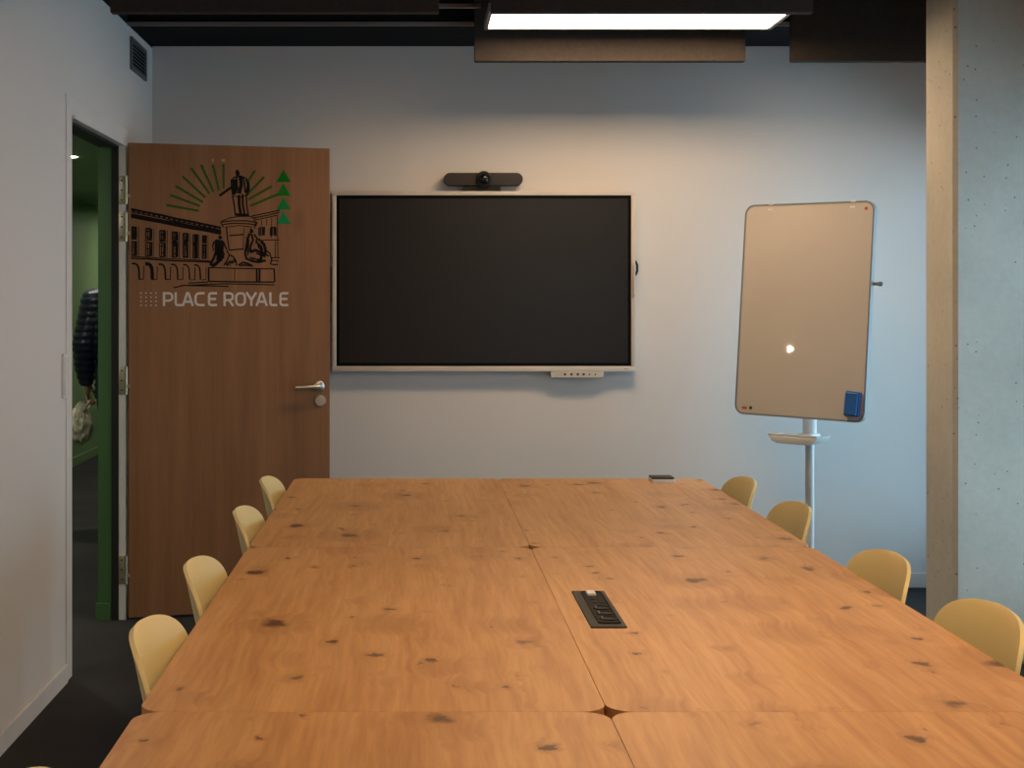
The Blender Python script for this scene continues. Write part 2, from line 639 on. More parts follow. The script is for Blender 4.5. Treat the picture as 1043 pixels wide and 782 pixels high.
# left facade
for off, w_ in ((0, 1.5), (11, .7), (19, 1.0), (26, 1.9), (33, .8)):
    sk([lerp((131, 324 + off), (489, 399 + off * .75), t / 6) for t in range(7)], w_)
for t in range(17):                                  # dashes along the parapet
    p, q = lerp((136, 331), (480, 403), t / 17), lerp((136, 331), (480, 403), (t + .5) / 17)
    k.stroke([p, q], 1.3)
for off, w_ in ((0, .8), (8, 1.0)):
    sk([lerp((131, 512 + off), (452, 531 + off * .6), t / 5) for t in range(6)], w_)
for i, (x, wd) in enumerate(((143, 17), (201, 24), (256, 22), (305, 20), (348, 18), (386, 16), (423, 15))):
    f = (x - 131) / 358
    y0, y1, y2, y3 = 393 + f * 45, 437 + f * 28, 452 + f * 18, 512 + f * 16
    for (a, b) in ((y0, y1), (y2, y3 - 4)):
        for xx in (x - wd / 2, x - wd / 6, x + wd / 4, x + wd / 2):
            sk([(xx, a), (xx, b)], .8 if xx < x else 1.1)
        sk([(x - wd / 2, a), (x + wd / 2, a + 2)], .9)
        sk([(x - wd / 2, b), (x + wd / 2, b)], .8)
        for q in range(3):
            yy = a + (b - a) * rs.random()
            sk([(x - wd / 3, yy), (x + wd / 3, yy)], .7)
    sk([(x - wd / 2 - 3, y1 + 5), (x + wd / 2 + 4, y1 + 5)], 1.0)
    sk([(x + wd / 2 + 8, y0), (x + wd / 2 + 8, y3)], .45)
for i, x in enumerate((134, 187, 240, 290, 338, 382)):
    s_ = 1 - i * .03
    y = 541 + i * 1.2
    k.stroke([(x, y), (x + 12, y), (x + 21 * s_, y + 5), (x + 27 * s_, y + 16), (x + 29 * s_, y + 36), (x + 30 * s_, y + 64 - i)], (1.3, 2.4, 1.3, 1.1, 1.0, 1.1)[i])
    sk([(x + 30, y + 64 - i), (x + 46, y + 62 - i)], .6)
    sk([(x + 48, y + 10), (x + 47, y + 64 - i)], .6)
# right facade
for a, b, w_ in (((612, 352), (722, 328), 1.0), ((614, 361), (722, 338), .7), ((616, 370), (716, 349), .6), ((640, 450), (722, 446), .6), ((690, 518), (722, 518), .8), ((690, 530), (720, 530), .8), ((688, 545), (716, 545), 1.1)):
    sk([a, lerp(a, b, .5), b], w_)
for x, y0, y1 in ((625, 372, 400), (652, 366, 392), (672, 362, 390), (715, 352, 520), (704, 450, 520), (690, 360, 440)):
    sk([(x, y0), (x, y1)], .6)
for x in (652, 697):
    for xx in (x - 11, x - 4, x + 4, x + 10):
        sk([(xx, 398), (xx, 430)], 1.1)
    sk([(x - 11, 398), (x + 11, 396)], .8)
# pedestal drum
for pts, w_ in (([(543, 347), (570, 349), (602, 349)], 1.1), ([(520, 360), (560, 352), (605, 353), (628, 364)], .8), ([(488, 374), (520, 360)], .7),
                ([(488, 376), (530, 371), (590, 371), (634, 378)], .9), ([(492, 386), (540, 381), (600, 382), (632, 389)], .9), ([(506, 396), (560, 391), (614, 396)], .7),
                ([(511, 396), (515, 440), (521, 487)], .8), ([(488, 376), (500, 396)], .8), ([(634, 378), (622, 396)], .8), ([(581, 400), (578, 482)], .5),
                ([(521, 431), (550, 428), (581, 425)], .9), ([(520, 488), (550, 484), (580, 484)], 1.0), ([(608, 398), (606, 424)], .7)):
    sk(pts, w_)
# base block and steps
for pts, w_ in (([(441, 556), (560, 561), (703, 562)], .7), ([(441, 556), (441, 611)], 1.6), ([(543, 561), (543, 611)], .6), ([(632, 560), (632, 614)], 1.2), ([(643, 560), (643, 614)], 1.2), ([(702, 562), (703, 614)], 1.1),
                ([(440, 611), (570, 615), (704, 615)], 1.1), ([(360, 618), (440, 614)], .7), ([(330, 628), (500, 622), (704, 627)], .8), ([(300, 637), (340, 629), (520, 632)], 1.0)):
    sk(pts, w_)
# seated figures at the base: head, bent back, draped legs, then hatching
def disc(cx, cy, r_):
    k.poly([(cx + r_ * math.cos(q * PI / 5), cy + r_ * 1.15 * math.sin(q * PI / 5)) for q in range(10)])


def hatch(p, q, n, ln, ang, w_):
    for i in range(n):
        x, y = lerp(p, q, (i + rs.random()) / n)
        t_ = ang + rs.gauss(0, .18)
        k.stroke([(x, y), (x + ln * .5 * math.cos(t_) + 1, y + ln * .5 * math.sin(t_)), (x + ln * math.cos(t_ + .25), y + ln * math.sin(t_ + .25))], w_ * rs.uniform(.7, 1.2))


disc(486, 437, 7.5)
for pts, w_ in (([(474, 446), (468, 470), (470, 496), (460, 520), (447, 548)], 2.0), ([(484, 447), (478, 470), (482, 498), (478, 520)], 2.6), ([(492, 447), (496, 466), (494, 490), (500, 508)], 2.0), ([(498, 452), (506, 470), (512, 486)], 1.0),
                ([(500, 508), (488, 524), (470, 540), (452, 552)], 2.0), ([(512, 488), (522, 506), (514, 530), (500, 548)], 1.1), ([(522, 506), (538, 512), (548, 530), (552, 550)], 1.0), ([(510, 548), (524, 532), (540, 538)], 1.3), ([(456, 470), (462, 456), (474, 446)], 1.2), ([(456, 470), (460, 492)], 1.0)):
    sk(pts, w_)
hatch((472, 460), (476, 515), 16, 20, 1.3, 1.2)
hatch((486, 460), (488, 510), 14, 16, 1.5, 1.3)
hatch((455, 545), (490, 515), 9, 14, .2, .9)
hatch((508, 540), (545, 520), 8, 14, 1.0, .7)
disc(611, 412, 7.5)
disc(641, 446, 5.5)
for pts, w_ in (([(602, 422), (596, 440), (592, 470), (586, 500)], 1.8), ([(612, 422), (616, 446), (608, 472), (606, 496)], 1.6), ([(622, 426), (632, 440), (628, 462)], 1.1), ([(606, 496), (626, 488), (646, 494), (650, 520), (636, 532)], 1.8),
                ([(586, 500), (590, 520), (612, 530), (640, 536), (668, 528)], 2.0), ([(648, 450), (662, 466), (668, 490), (660, 512)], 1.8), ([(668, 490), (684, 500), (692, 524), (686, 545)], 1.2), ([(636, 456), (640, 478), (656, 486)], 1.4), ([(630, 500), (648, 506), (666, 502), (680, 512)], 1.5),
                ([(560, 548), (576, 536), (596, 540), (616, 552)], 1.4), ([(566, 552), (584, 545), (604, 550)], 1.0)):
    sk(pts, w_)
hatch((598, 440), (596, 495), 12, 14, 1.4, 1.0)
hatch((640, 460), (655, 510), 12, 14, .7, 1.3)
hatch((600, 515), (660, 530), 10, 12, .3, 1.0)
hatch((568, 546), (604, 548), 6, 10, .1, .8)
# standing figure on top
k.poly([(546, 178), (550, 167), (560, 170), (565, 182), (560, 193), (550, 194)])
for pts, w_ in (([(534, 206), (536, 240), (540, 268)], 2.4), ([(543, 204), (546, 240), (549, 262)], 2.0), ([(552, 198), (553, 230), (556, 250)], 1.4), ([(566, 196), (570, 225), (562, 262)], 2.3), ([(590, 205), (597, 230), (592, 262)], 1.5),
                ([(577, 196), (583, 222), (586, 258)], 1.1), ([(536, 270), (541, 305), (546, 343)], 1.3), ([(560, 268), (562, 310), (568, 345)], 2.2), ([(574, 264), (577, 310), (583, 345)], 1.5), ([(590, 262), (592, 310), (598, 346)], 1.0),
                ([(532, 236), (510, 252), (483, 271)], 1.7), ([(531, 215), (540, 198), (566, 192), (588, 200), (598, 215)], 1.0), ([(538, 272), (565, 278), (590, 270)], .8), ([(545, 343), (598, 346)], .9), ([(600, 215), (602, 245), (596, 270)], .9)):
    sk(pts, w_, .8)
k.build('printed_drawing', M['ink'])['label'] = 'black line drawing of a city square and statue'
# room name in pale letters
INK_W = 1.25
k = Ink()
T, B_ = 298.2, 311.0
m_ = (T + B_) / 2


def ltr(strokes, x0, x1):
    for s_ in strokes:
        k.stroke([(x0 + (x1 - x0) * u, T + (B_ - T) * v) for u, v in s_], 1.9, crop=False)


LP = [[(.1, 1.04), (.1, -.04)], [(.02, .03), (.6, .03), (.82, .09), (.92, .22), (.92, .42), (.82, .55), (.6, .62), (.1, .62)]]
LL = [[(.12, -.04), (.12, .8), (.18, .93), (.3, .97), (1, .97)]]
LA = [[(.02, 1.04), (.44, 0)], [(.36, .03), (.64, .03)], [(.56, 0), (.98, 1.04)], [(.2, .7), (.8, .7)]]
LC = [[(1, .03), (.5, .03), (.25, .09), (.12, .25), (.1, .5), (.12, .75), (.25, .91), (.5, .97), (1, .97)]]
LE = [[(1, .03), (.35, .03), (.18, .07), (.12, .2), (.12, .8), (.18, .93), (.35, .97), (1, .97)], [(.12, .48), (.9, .48)]]
LR = [[(.1, 1.04), (.1, -.04)], [(.02, .03), (.6, .03), (.82, .09), (.9, .2), (.9, .4), (.82, .52), (.6, .58), (.1, .58)], [(.55, .58), (.95, 1.04)]]
LO = [[(.5, .03), (.75, .07), (.88, .22), (.91, .5), (.88, .78), (.75, .93), (.5, .97), (.25, .93), (.12, .78), (.09, .5), (.12, .22), (.25, .07), (.5, .03)]]
LY = [[(.02, -.04), (.5, .56)], [(.98, -.04), (.5, .56)], [(.5, .5), (.5, 1.04)]]
for g, a, b in ((LP, 166, 176.2), (LL, 178, 185.8), (LA, 186, 196.6), (LC, 198, 208.4), (LE, 211.8, 221), (LR, 227.7, 238), (LO, 239.4, 250.6), (LY, 250.8, 261.2), (LA, 261, 272), (LL, 274.4, 282.4), (LE, 284.6, 293.6)):
    ltr(g, a, b)
k.build('printed_room_name', M['letter'])['label'] = 'pale letters reading PLACE ROYALE'
k = Ink()
for i in range(4):
    for j in range(4):
        x, y = 143.6 + i * 5.1, 298.4 + j * 4.2
        k.poly([(x + .75 * math.cos(q * PI / 4), y + .75 * math.sin(q * PI / 4)) for q in range(8)], crop=False)
k.build('printed_dots', M['letter'])
# handle and lock
hu, hv = duv(325, 393)
h = MB()
RX = Matrix.Rotation(PI / 2, 4, 'X')
h.lathe([(0, 0), (.024, 0), (.024, .007), (.021, .009), (0, .009)], 28, M=Matrix.Translation((hu, 0, hv)) @ RX)
hd = h.build('door_handle', M['steel'], door, 40)
h = MB()
h.tube([(hu, -.008, hv), (hu, -.040, hv), (hu - .004, -.047, hv), (hu - .012, -.050, hv), (hu - .118, -.050, hv - .004)], .0085, 14)
h.build('handle_lever', M['steel'], hd, 40)
lu, lv = duv(326, 408)
MB().lathe([(0, 0), (.026, 0), (.026, .007), (.023, .010), (.011, .010), (.0105, .013), (0, .013)], 28, M=Matrix.Translation((lu, 0, lv)) @ RX).build('lock_cylinder', M['steel'], door, 40)
# hinges: plate on the rebate, knuckle, screws
inv = Matrix.Rotation(-DA, 4, 'Z') @ Matrix.Translation((-HX, -HY, 0))
for y0, y1 in ((179, 208), (216, 246), (373, 402), (566, 595)):
    z0, z1 = EYE - (y1 - VY) / 232, EYE - (y0 - VY) / 232
    h = MB()
    h.box((-1.300, DY1 - .006, z0), (-1.272, DY1 + .001, z1), .001, M=inv)
    h.tube([(-1.266, DY1 - .010, z0), (-1.266, DY1 - .010, z1)], .0075, 12, M=inv)
    h.box((-1.266, DY1 - .016, z0 + .03), (-1.250, DY1 - .008, z0 + .045), M=inv)
    hg = h.build('door_hinge', M['brass'], door, 40)
    s_ = MB()
    for zz in (z0 + .02, (z0 + z1) / 2, z1 - .02):
        s_.lathe([(0, 0), (.004, 0), (.003, .0015), (0, .0015)], 10, M=inv @ Matrix.Translation((-1.286, DY1 - .006, zz)) @ RX)
    s_.build('screw', M['gasket'], hg)

# ------------------------------------------------------------------ meeting table: six desks
TX0, TX1, TY, TL, TZ = -.447, 1.071, (5.317, 3.828, 2.291), 1.50, .74
TM = (TX0 + TX1) / 2


def make_desk(x0, x1, y0, y1, legx, label):
    d = empty('desk', ((x0 + x1) / 2, (y0 + y1) / 2, 0), label=label, cat='desk', group='oak desks pushed together as one meeting table')
    hx, hy = (x1 - x0) / 2 - .0004, (y1 - y0) / 2 - .0005
    cx = (x0 + x1) / 2
    MB().prism(rrect(-hx, -hy, hx, hy, .045, 10), 'z', TZ - .025, TZ, bevel=.0005).build('desk_top', M['oak'], d)
    f = MB()
    lx = [q - cx for q in legx]
    for q in lx:
        f.box((q - .02, -hy + .05, TZ - .066), (q + .02, hy - .05, TZ - .0255), .003)
    for yy in (-hy + .07, hy - .07):
        f.box((lx[0], yy - .02, TZ - .064), (lx[1], yy + .02, TZ - .027), .003)
    f.build('desk_frame', M['whitem'], d)
    for q in lx:
        for yy in (-hy + .07, hy - .07):
            MB().box((q - .025, yy - .025, 0), (q + .025, yy + .025, TZ - .067), .004).build('desk_leg', M['whitem'], d)
    return d


desks = {}
for (row, y1, y0) in (('far', 5.317, 3.828), ('mid', 3.828, 2.291), ('near', 2.291, .80)):
    for side in ('l', 'r'):
        lab = {'farl': 'oak desk at the far left of the table, nearest the open door',
               'farr': 'oak desk at the far right of the table, carrying the small box',
               'midl': 'oak desk in the middle row on the door side, without sockets',
               'midr': 'oak desk in the middle row with the black socket module',
               'nearl': 'oak desk at the bottom left of the photo, in the front row',
               'nearr': 'oak desk at the bottom right of the photo, in the front row'}[row + side]
        desks[row + side] = make_desk(TX0 if side == 'l' else TM, TM if side == 'l' else TX1, y0, y1,
                                      (TX0 + .06, TM - .06) if side == 'l' else (TM + .06, TX1 - .06), lab)
# socket module set into the middle right desk
dk = desks['midr']
mx0, mx1, my0, my1 = .357, .431, 2.876, 3.235
o = dk.location
pm = MB().prism(rrect(mx0 - o.x, my0 - o.y, mx1 - o.x, my1 - o.y, .003, 3), 'z', TZ - .0005, TZ + .003, bevel=.001).build('power_module', M['blackp'], dk)
pm['label'] = 'black module with sockets and data ports'
fx0, fx1, fy0, fy1 = mx0 + .022 - o.x, mx1 - .012 - o.x, my0 + .03 - o.y, my1 - .02 - o.y
e = MB()
for lo, hi in (((fx0 - .003, fy0), (fx0, fy1)), ((fx1, fy0), (fx1 + .003, fy1)), ((fx0, fy0 - .003), (fx1, fy0)), ((fx0, fy1), (fx1, fy1 + .003))):
    e.box((lo[0], lo[1], TZ + .003), (hi[0], hi[1], TZ + .006))
e.box((fx0, fy0, TZ + .003), (fx1, fy1, TZ + .0036))
e.build('insert_frame', M['charcoal'], pm)
Lm = fy1 - fy0
xm = (fx0 + fx1) / 2
for i in range(3):
    yy = fy0 + Lm * (.13 + .165 * i)
    s_ = MB()
    s_.lathe([(.0185, .0036), (.0185, .0058), (.0165, .0058), (.0165, .0042), (0, .0042)], 24, M=Matrix.Translation((xm + .002, yy, TZ)))
    s_.build('socket', M['gasket'], pm)
    s_ = MB().lathe([(0, .0042), (.0022, .0042), (.002, .009), (0, .0095)], 10, M=Matrix.Translation((xm - .011, yy - .004, TZ)))
    s_.build('earth_pin', M['steel'], pm)
for yy in (.64, .75):
    MB().box((xm - .012, fy0 + Lm * yy - .004, TZ + .0036), (xm - .001, fy0 + Lm * yy + .006, TZ + .005), .0008).build('data_port', M['gasket'], pm)
MB().box((xm - .014, fy0 + Lm * .85, TZ + .0036), (xm + .006, fy0 + Lm * .97, TZ + .011), .002).build('data_plug', M['whitep'], pm)['label'] = 'white data plug'
MB().box((xm + .004, fy0 + Lm * .62, TZ + .0036), (fx1 - .002, fy0 + Lm * .80, TZ + .0046), .0004).build('cover_plate', M['charcoal'], pm)

# small box on the far desk
b0 = at(674, 490, 5.225)
bx = empty('small_box', (b0.x, b0.y, TZ), 0, label='small white box with a dark top near the far table edge', cat='box')
MB().prism(rrect(-.043, -.045, .043, .045, .008, 4), 'z', 0.0, .013, bevel=.0015).build('case', M['whitep'], bx, 40)
MB().prism(rrect(-.042, -.044, .040, .044, .008, 4), 'z', .0132, .0185, bevel=.001).build('lid', M['blackp'], bx, 40)['label'] = 'dark lid'

# ------------------------------------------------------------------ chairs
def shell():
    # (forward, up, half width, wrap forward, wrap up)
    prof = []
    for ph in (86, 78, 68, 56, 44, 32, 20, 9, 0):            # rounded crown of the back
        c_, s_ = math.cos(math.radians(ph)) ** (2 / 3), math.sin(math.radians(ph)) ** (2 / 3)
        z, hw = .685 + .110 * s_, .211 * c_
        prof.append((-.246 + (.80 - z) * .20 + .006 * c_, z, hw, .046 * c_ * c_, 0))
    prof += [(-.206, .640, .197, .046, 0), (-.194, .597, .188, .048, 0), (-.180, .550, .184, .050, .004), (-.160, .505, .188, .048, .012), (-.126, .471, .196, .036, .022),
            (-.075, .453, .206, .016, .028), (-.010, .446, .214, 0, .026), (.070, .448, .214, 0, .022), (.140, .455, .208, 0, .016), (.195, .458, .195, 0, .008), (.222, .450, .175, -.008, .002), (.232, .438, .15, -.014, 0)]
    nu = 16
    rows = []
    for f, z, hw, wf, wu in prof:
        rows.append([(hw * (2 * i / nu - 1), f + wf * (2 * i / nu - 1) ** 2, z + wu * (2 * i / nu - 1) ** 2) for i in range(nu + 1)])
    return rows


def make_chair():
    c = empty('shell_chair', (0, 0, 0), cat='chair', group='pale yellow shell chairs around the meeting table')
    sh = MB().grid(shell()).build('seat_shell', M['chair'], c, 180)
    md = sh.modifiers.new('thick', 'SOLIDIFY')
    md.thickness, md.offset = .009, 0
    bv = sh.modifiers.new('round', 'BEVEL')
    bv.width, bv.segments, bv.limit_method, bv.angle_limit = .003, 2, 'ANGLE', math.radians(50)
    sb = sh.modifiers.new('sub', 'SUBSURF')
    sb.levels = sb.render_levels = 1
    for sx in (-1, 1):
        for sy in (-1, 1):
            MB().tube([(sx * .13, sy * .12 + .02, .440), (sx * .155, sy * .145 + .02, .30), (sx * .195, sy * .185 + .02, 0)], [.012, .0115, .009], 12).build('chair_leg', M['whitem'], c, 60)
    MB().box((-.14, -.11, .428), (.14, .15, .440), .004).build('seat_bracket', M['whitem'], c)
    return c


chair0 = make_chair()
LX, RX_ = -.285, .925
CH = [  # x, y centre, faces +x?, extra turn, label
    (LX + .004, 4.87, 1, 0, 'pale chair on the door side, farthest from the camera of that row'),
    (LX + .006, 4.15, 1, 0, 'pale chair on the door side, second from the far end'),
    (LX, 3.31, 1, 0, 'pale chair on the door side, in front of the door bottom'),
    (LX + .006, 2.665, 1, 0, 'pale chair on the door side, the largest shown whole'),
    (LX, 1.75, 1, 0, 'pale chair showing only its top at the bottom left photo edge'),
    (RX_ - .014, 4.86, -1, 0, 'ochre chair back beside the small box, farthest on the whiteboard side'),
    (RX_, 4.25, -1, 0, 'ochre chair back just in front of the whiteboard pole'),
    (RX_ - .010, 3.40, -1, 0, 'ochre chair back just left of the concrete pillar'),
    (RX_, 2.815, -1, 0, 'ochre chair back in front of the concrete pillar, at the right edge'),
]
for i, (x, y, s, tr, lab) in enumerate(CH):
    c = chair0 if i == 0 else copy_tree(chair0)
    c.location = (x, y, 0)
    c.rotation_euler = (0, 0, (-PI / 2 if s > 0 else PI / 2) + tr)
    c['label'] = lab

# ------------------------------------------------------------------ display on the back wall
YS = 6.912                                  # front of the display
p0, p1 = at(338.3, 378.4, YS), at(647.3, 194.6, YS)
ds = empty('display_screen', ((p0.x + p1.x) / 2, YS, p0.z), label='large dark wall display with pale silver frame on the back wall', cat='screen')
W2, HH = (p1.x - p0.x) / 2, p1.z - p0.z
bz = .0205
e = MB()
e.box((-W2, 0, 0), (W2, .06, bz + .006), .003).box((-W2, 0, HH - bz), (W2, .06, HH), .003)
e.box((-W2, .0003, bz), (-W2 + bz, .06, HH - bz), .003).box((W2 - bz, .0003, bz), (W2, .06, HH - bz), .003)
e.box((-W2 + .01, .022, .01), (W2 - .01, .06, HH - .01))
e.build('bezel', M['silver'], ds, 40)
e = MB()
a, b, q = -W2 + bz, W2 - bz, .0155
z0, z1 = bz + .006, HH - bz
e.box((a, .004, z0), (b, .021, z0 + q)).box((a, .004, z1 - q), (b, .021, z1)).box((a, .004, z0 + q), (a + q, .021, z1 - q)).box((b - q, .004, z0 + q), (b, .021, z1 - q))
e.build('screen_border', M['screenb'], ds)
MB().box((a + q, .006, z0 + q), (b - q, .021, z1 - q)).build('screen_glass', M['screen'], ds)
MB().box((-W2 + .25, .06, .2), (W2 - .25, YB - YS, HH - .2)).build('wall_mount', M['black'], ds)
c0, c1 = at(561, 384.5, YS), at(614.5, 378.2, YS)
cx0, cx1 = c0.x - ds.location.x, c1.x - ds.location.x
cz0 = c0.z - p0.z
cp = MB().box((cx0, -.002, cz0), (cx1, .05, -.0005), .002).build('control_strip', M['silver'], ds)
for i, px in enumerate((575.5, 582, 588.5, 594.5, 600.5, 606.5)):
    bxx = at(px, 381, YS).x - ds.location.x
    MB().lathe([(0, 0), (.0062 if i < 4 else .0042, 0), (.0055 if i < 4 else .0036, .0015), (0, .0015)], 14, M=Matrix.Translation((bxx, -.002, cz0 * .45)) @ RX).build('button', M['stickd'], cp)
MB().box((W2 - .058, -.0006, .011), (W2 - .034, .001, .0145)).build('maker_mark', M['alu'], ds)
g0 = at(650, 273, YS)
MB().tube([(W2, .012, g0.z - p0.z - .036), (W2 + .010, .012, g0.z - p0.z - .015), (W2 + .010, .012, g0.z - p0.z + .015), (W2, .012, g0.z - p0.z + .036)], .006, 10).build('pen_holder', M['blackp'], ds, 60)
g1 = at(338, 289, YS)
MB().box((-W2 - .005, .012, g1.z - p0.z - .085), (-W2, .024, g1.z - p0.z + .085), .002).build('pen_holder', M['stickd'], ds)
# stylus hanging at the right edge of the display
s0 = at(645.6, 286, YS - .011)
st = empty('stylus', (s0.x, YS - .0065, s0.z), label='cream stylus held on the right edge of the display', cat='stylus')
MB().tube([(0, 0, .085), (0, 0, -.055), (.001, 0, -.066)], [.0045, .0048, .0036], 12).build('barrel', M['cream'], st, 60)
MB().tube([(.001, 0, -.066), (.001, 0, -.082)], [.0062, .0062], 12).build('tip', M['brass'], st, 60)

# conference camera on top of the display
q0, q1 = at(452, 190.5, YS), at(532.5, 177, YS)
zt = p1.z
cc = empty('conference_camera', ((q0.x + q1.x) / 2, YS + .02, zt), label='charcoal bar camera with round lens on top of the display', cat='camera')
hw, r_ = (q1.x - q0.x) / 2, .031
zc = (q0.z + q1.z) / 2 - zt + .006
e = MB()
e.prism(rrect(-hw, zc - r_, hw, zc + r_, r_ - .0005, 8), 'y', -.030, .030, bevel=.006)
e.build('speaker_bar', M['mesh'], cc, 40)
lx = at(492.7, 183.5, YS).x - cc.location.x
e = MB()
e.lathe([(0, -.01), (.039, -.01), (.039, .012), (.036, .020), (.029, .022), (.027, .018), (0, .018)], 36, M=Matrix.Translation((lx, -.026, zc)) @ RX)
lr = e.build('lens_housing', M['blackp'], cc, 40)
MB().lathe([(.026, .018), (.024, .025), (.016, .032), (.007, .035), (0, .0355)], 30, M=Matrix.Translation((lx, -.026, zc)) @ RX).build('lens', M['lens'], lr, 180)
f0, f1 = at(472, 191, YS).x - cc.location.x, at(510, 191, YS).x - cc.location.x
MB().box((f0, -.016, 0), (f1, .036, .022), .003).box((lx - .03, -.02, .015), (lx + .03, .03, zc)).build('foot', M['blackp'], cc)

# ------------------------------------------------------------------ mobile whiteboard
wb = empty('mobile_whiteboard', (1.79, 6.445, 0), 0, label='tilted portrait whiteboard on a white pole by the pillar', cat='whiteboard')
yaw, pit, rol = math.radians(-42.709), math.radians(-4.809), math.radians(.704)
BM = Matrix.Translation((1.74752, 6.4, 1.3613)) @ Matrix.Rotation(yaw, 4, 'Z') @ Matrix.Rotation(pit, 4, 'X') @ Matrix.Rotation(rol, 4, 'Y')
LM = Matrix.Translation(-wb.location) @ BM
bw, bh = .634 / 2, .971 / 2
e = MB()
out, inn = rrect(-bw, -bh, bw, bh, .045, 8), rrect(-bw + .008, -bh + .008, bw - .008, bh - .008, .038, 8)
t = bmesh.new()
for (ya, yb) in ((-.004, .022),):
    R1 = [t.verts.new((p[0], ya, p[1])) for p in out]
    R2 = [t.verts.new((p[0], ya, p[1])) for p in inn]
    R3 = [t.verts.new((p[0], yb, p[1])) for p in out]
    R4 = [t.verts.new((p[0], yb, p[1])) for p in inn]
    n = len(out)
    for i in range(n):
        j = (i + 1) % n
        t.faces.new((R1[i], R1[j], R2[j], R2[i]))
        t.faces.new((R3[i], R3[j], R1[j], R1[i]))
        t.faces.new((R2[i], R2[j], R4[j], R4[i]))
        t.faces.new((R4[i], R4[j], R3[j], R3[i]))
bmesh.ops.recalc_face_normals(t, faces=t.faces)
e._merge(t, 0, LM)
bf = e.build('board_frame', M['greyp'], wb, 40)
MB().prism(inn, 'y', -.002, .016, M=LM).build('board_surface', M['board'], wb, 40)
for u in (-.185, .215):
    MB().box((u - .012, -.006, bh - .004), (u + .012, .024, bh + .004), .001, M=LM).box((u - .014, -.005, bh - .030), (u + .010, -.002, bh - .022), .001, M=LM).build('top_clip', M['whitem'], bf)
MB().lathe([(0, 0), (.008, 0), (.008, .0006), (0, .0006)], 14, M=LM @ Matrix.Translation((bw - .040, -.002, bh - .034)) @ RX).build('sticker', M['orange'], wb)
MB().prism(rrect(-.013, -.006, .013, .006, .005, 4), 'y', -.0026, -.002, M=LM @ Matrix.Translation((-bw + .050, 0, -bh + .030))).build('sticker', M['orange'], wb)
MB().lathe([(0, 0), (.008, 0), (.008, .0006), (0, .0006)], 14, M=LM @ Matrix.Translation((-bw + .082, -.002, -bh + .032)) @ RX).build('sticker', M['stickd'], wb)
# carrier behind the board, pole, tray, foot
P0 = Vector((0, 0, 0))
MB().tube([(0, 0, .03), (0, 0, .86)], .0195, 20).build('lower_pole', M['whitem'], wb, 60)
MB().tube([(0, 0, .80), (0, 0, 1.50)], .031, 24).build('upper_pole', M['whitem'], wb, 60)
for zz in (1.18, 1.42):
    c_ = LM @ Vector((0, .022, zz - 1.3613))
    MB().tube([(0, 0, zz), c_], .016, 12).build('board_bracket', M['greyp'], wb, 60)
kb = at(898, 289, 6.17) - wb.location
ka = at(884, 289, 6.24) - wb.location
MB().tube([ka, kb], [.008, .008], 12).tube([kb - Vector((.012, 0, 0)), kb], [.0105, .0105], 12).build('tilt_knob', M['greyp'], wb, 60)
TM_ = Matrix.Translation((0, 0, .79)) @ Matrix.Rotation(yaw, 4, 'Z')
e = MB()
e.prism([(-.118, .012), (-.105, .005), (.105, .005), (.118, .012), (.105, -.010), (.075, -.024), (-.075, -.024), (-.105, -.010)], 'y', -.165, -.028, bevel=.002, M=TM_)
e.box((-.118, -.166, .008), (.118, -.158, .019), .002, M=TM_)
e.box((-.036, -.06, -.024), (.036, .036, .014), .006, M=TM_)
e.build('pen_tray', M['whitem'], wb, 40)
e = MB()
for a in (0, 1, 2, 3):
    an = yaw + PI / 4 + a * PI / 2
    e.tube([(0, 0, .045), (.14 * math.cos(an), .14 * math.sin(an), .04), (.27 * math.cos(an), .27 * math.sin(an), .028)], [.026, .02, .015], 12)
e.lathe([(0, .02), (.05, .02), (.05, .06), (.03, .075), (0, .075)], 24)
e.build('base', M['whitem'], wb, 60)
for a in range(4):
    an = yaw + PI / 4 + a * PI / 2
    MB().tube([(.25 * math.cos(an) - .01, .25 * math.sin(an), .022), (.25 * math.cos(an) + .01, .25 * math.sin(an), .022)], .022, 14).build('caster', M['gasket'], wb, 60)
# blue eraser stuck to the board
ed = Vector(((870.2 - VX) / F, 1, -(411.5 - VY) / F))
bn = BM.to_3x3() @ Vector((0, 1, 0))
ep = Vector((0, 0, EYE)) + ed * ((BM.translation - Vector((0, 0, EYE))).dot(bn) / ed.dot(bn))
er = empty('whiteboard_eraser', ep, label='blue eraser stuck to the lower corner of the whiteboard', cat='eraser')
EM = Matrix.Translation(-ep) @ Matrix.Translation(ep) @ BM.to_3x3().to_4x4() @ Matrix.Rotation(math.radians(3), 4, 'Y')
MB().box((-.033, -.027, -.054), (.033, -.0045, .054), .004, M=EM).build('felt_pad', M['blue'], er)
MB().box((-.030, -.036, -.050), (.028, -.0265, .050), .004, M=EM).build('grip', M['bluel'], er)

# ------------------------------------------------------------------ ceiling fittings
def baffle(x0, x1, y, label):
    b = empty('acoustic_baffle', ((x0 + x1) / 2, y, 2.466), label=label, cat='baffle', group='dark acoustic baffles hanging below the ceiling')
    h = (x1 - x0) / 2
    MB().box((-h, -.0225, 0), (h, .0225, .30), .003).build('panel', M['felt'], b)
    for s in (-1, 1):
        MB().tube([(s * h * .7, 0, .30), (s * h * .7, 0, ZC - 2.466)], .0015, 6).build('hanging_wire', M['alu'], b)


baffle(.267, 1.470, 6.338, 'dark baffle right behind the lit ceiling light, glowing along its bottom')
baffle(1.675, 2.879, 6.338, 'dark unlit baffle next to the top of the concrete pillar')
baffle(-1.122, .091, 5.272, 'long dark baffle at the top left, reaching the door wall')
baffle(.284, 1.472, 5.272, 'grey baffle cutting across the front of the lit ceiling light')


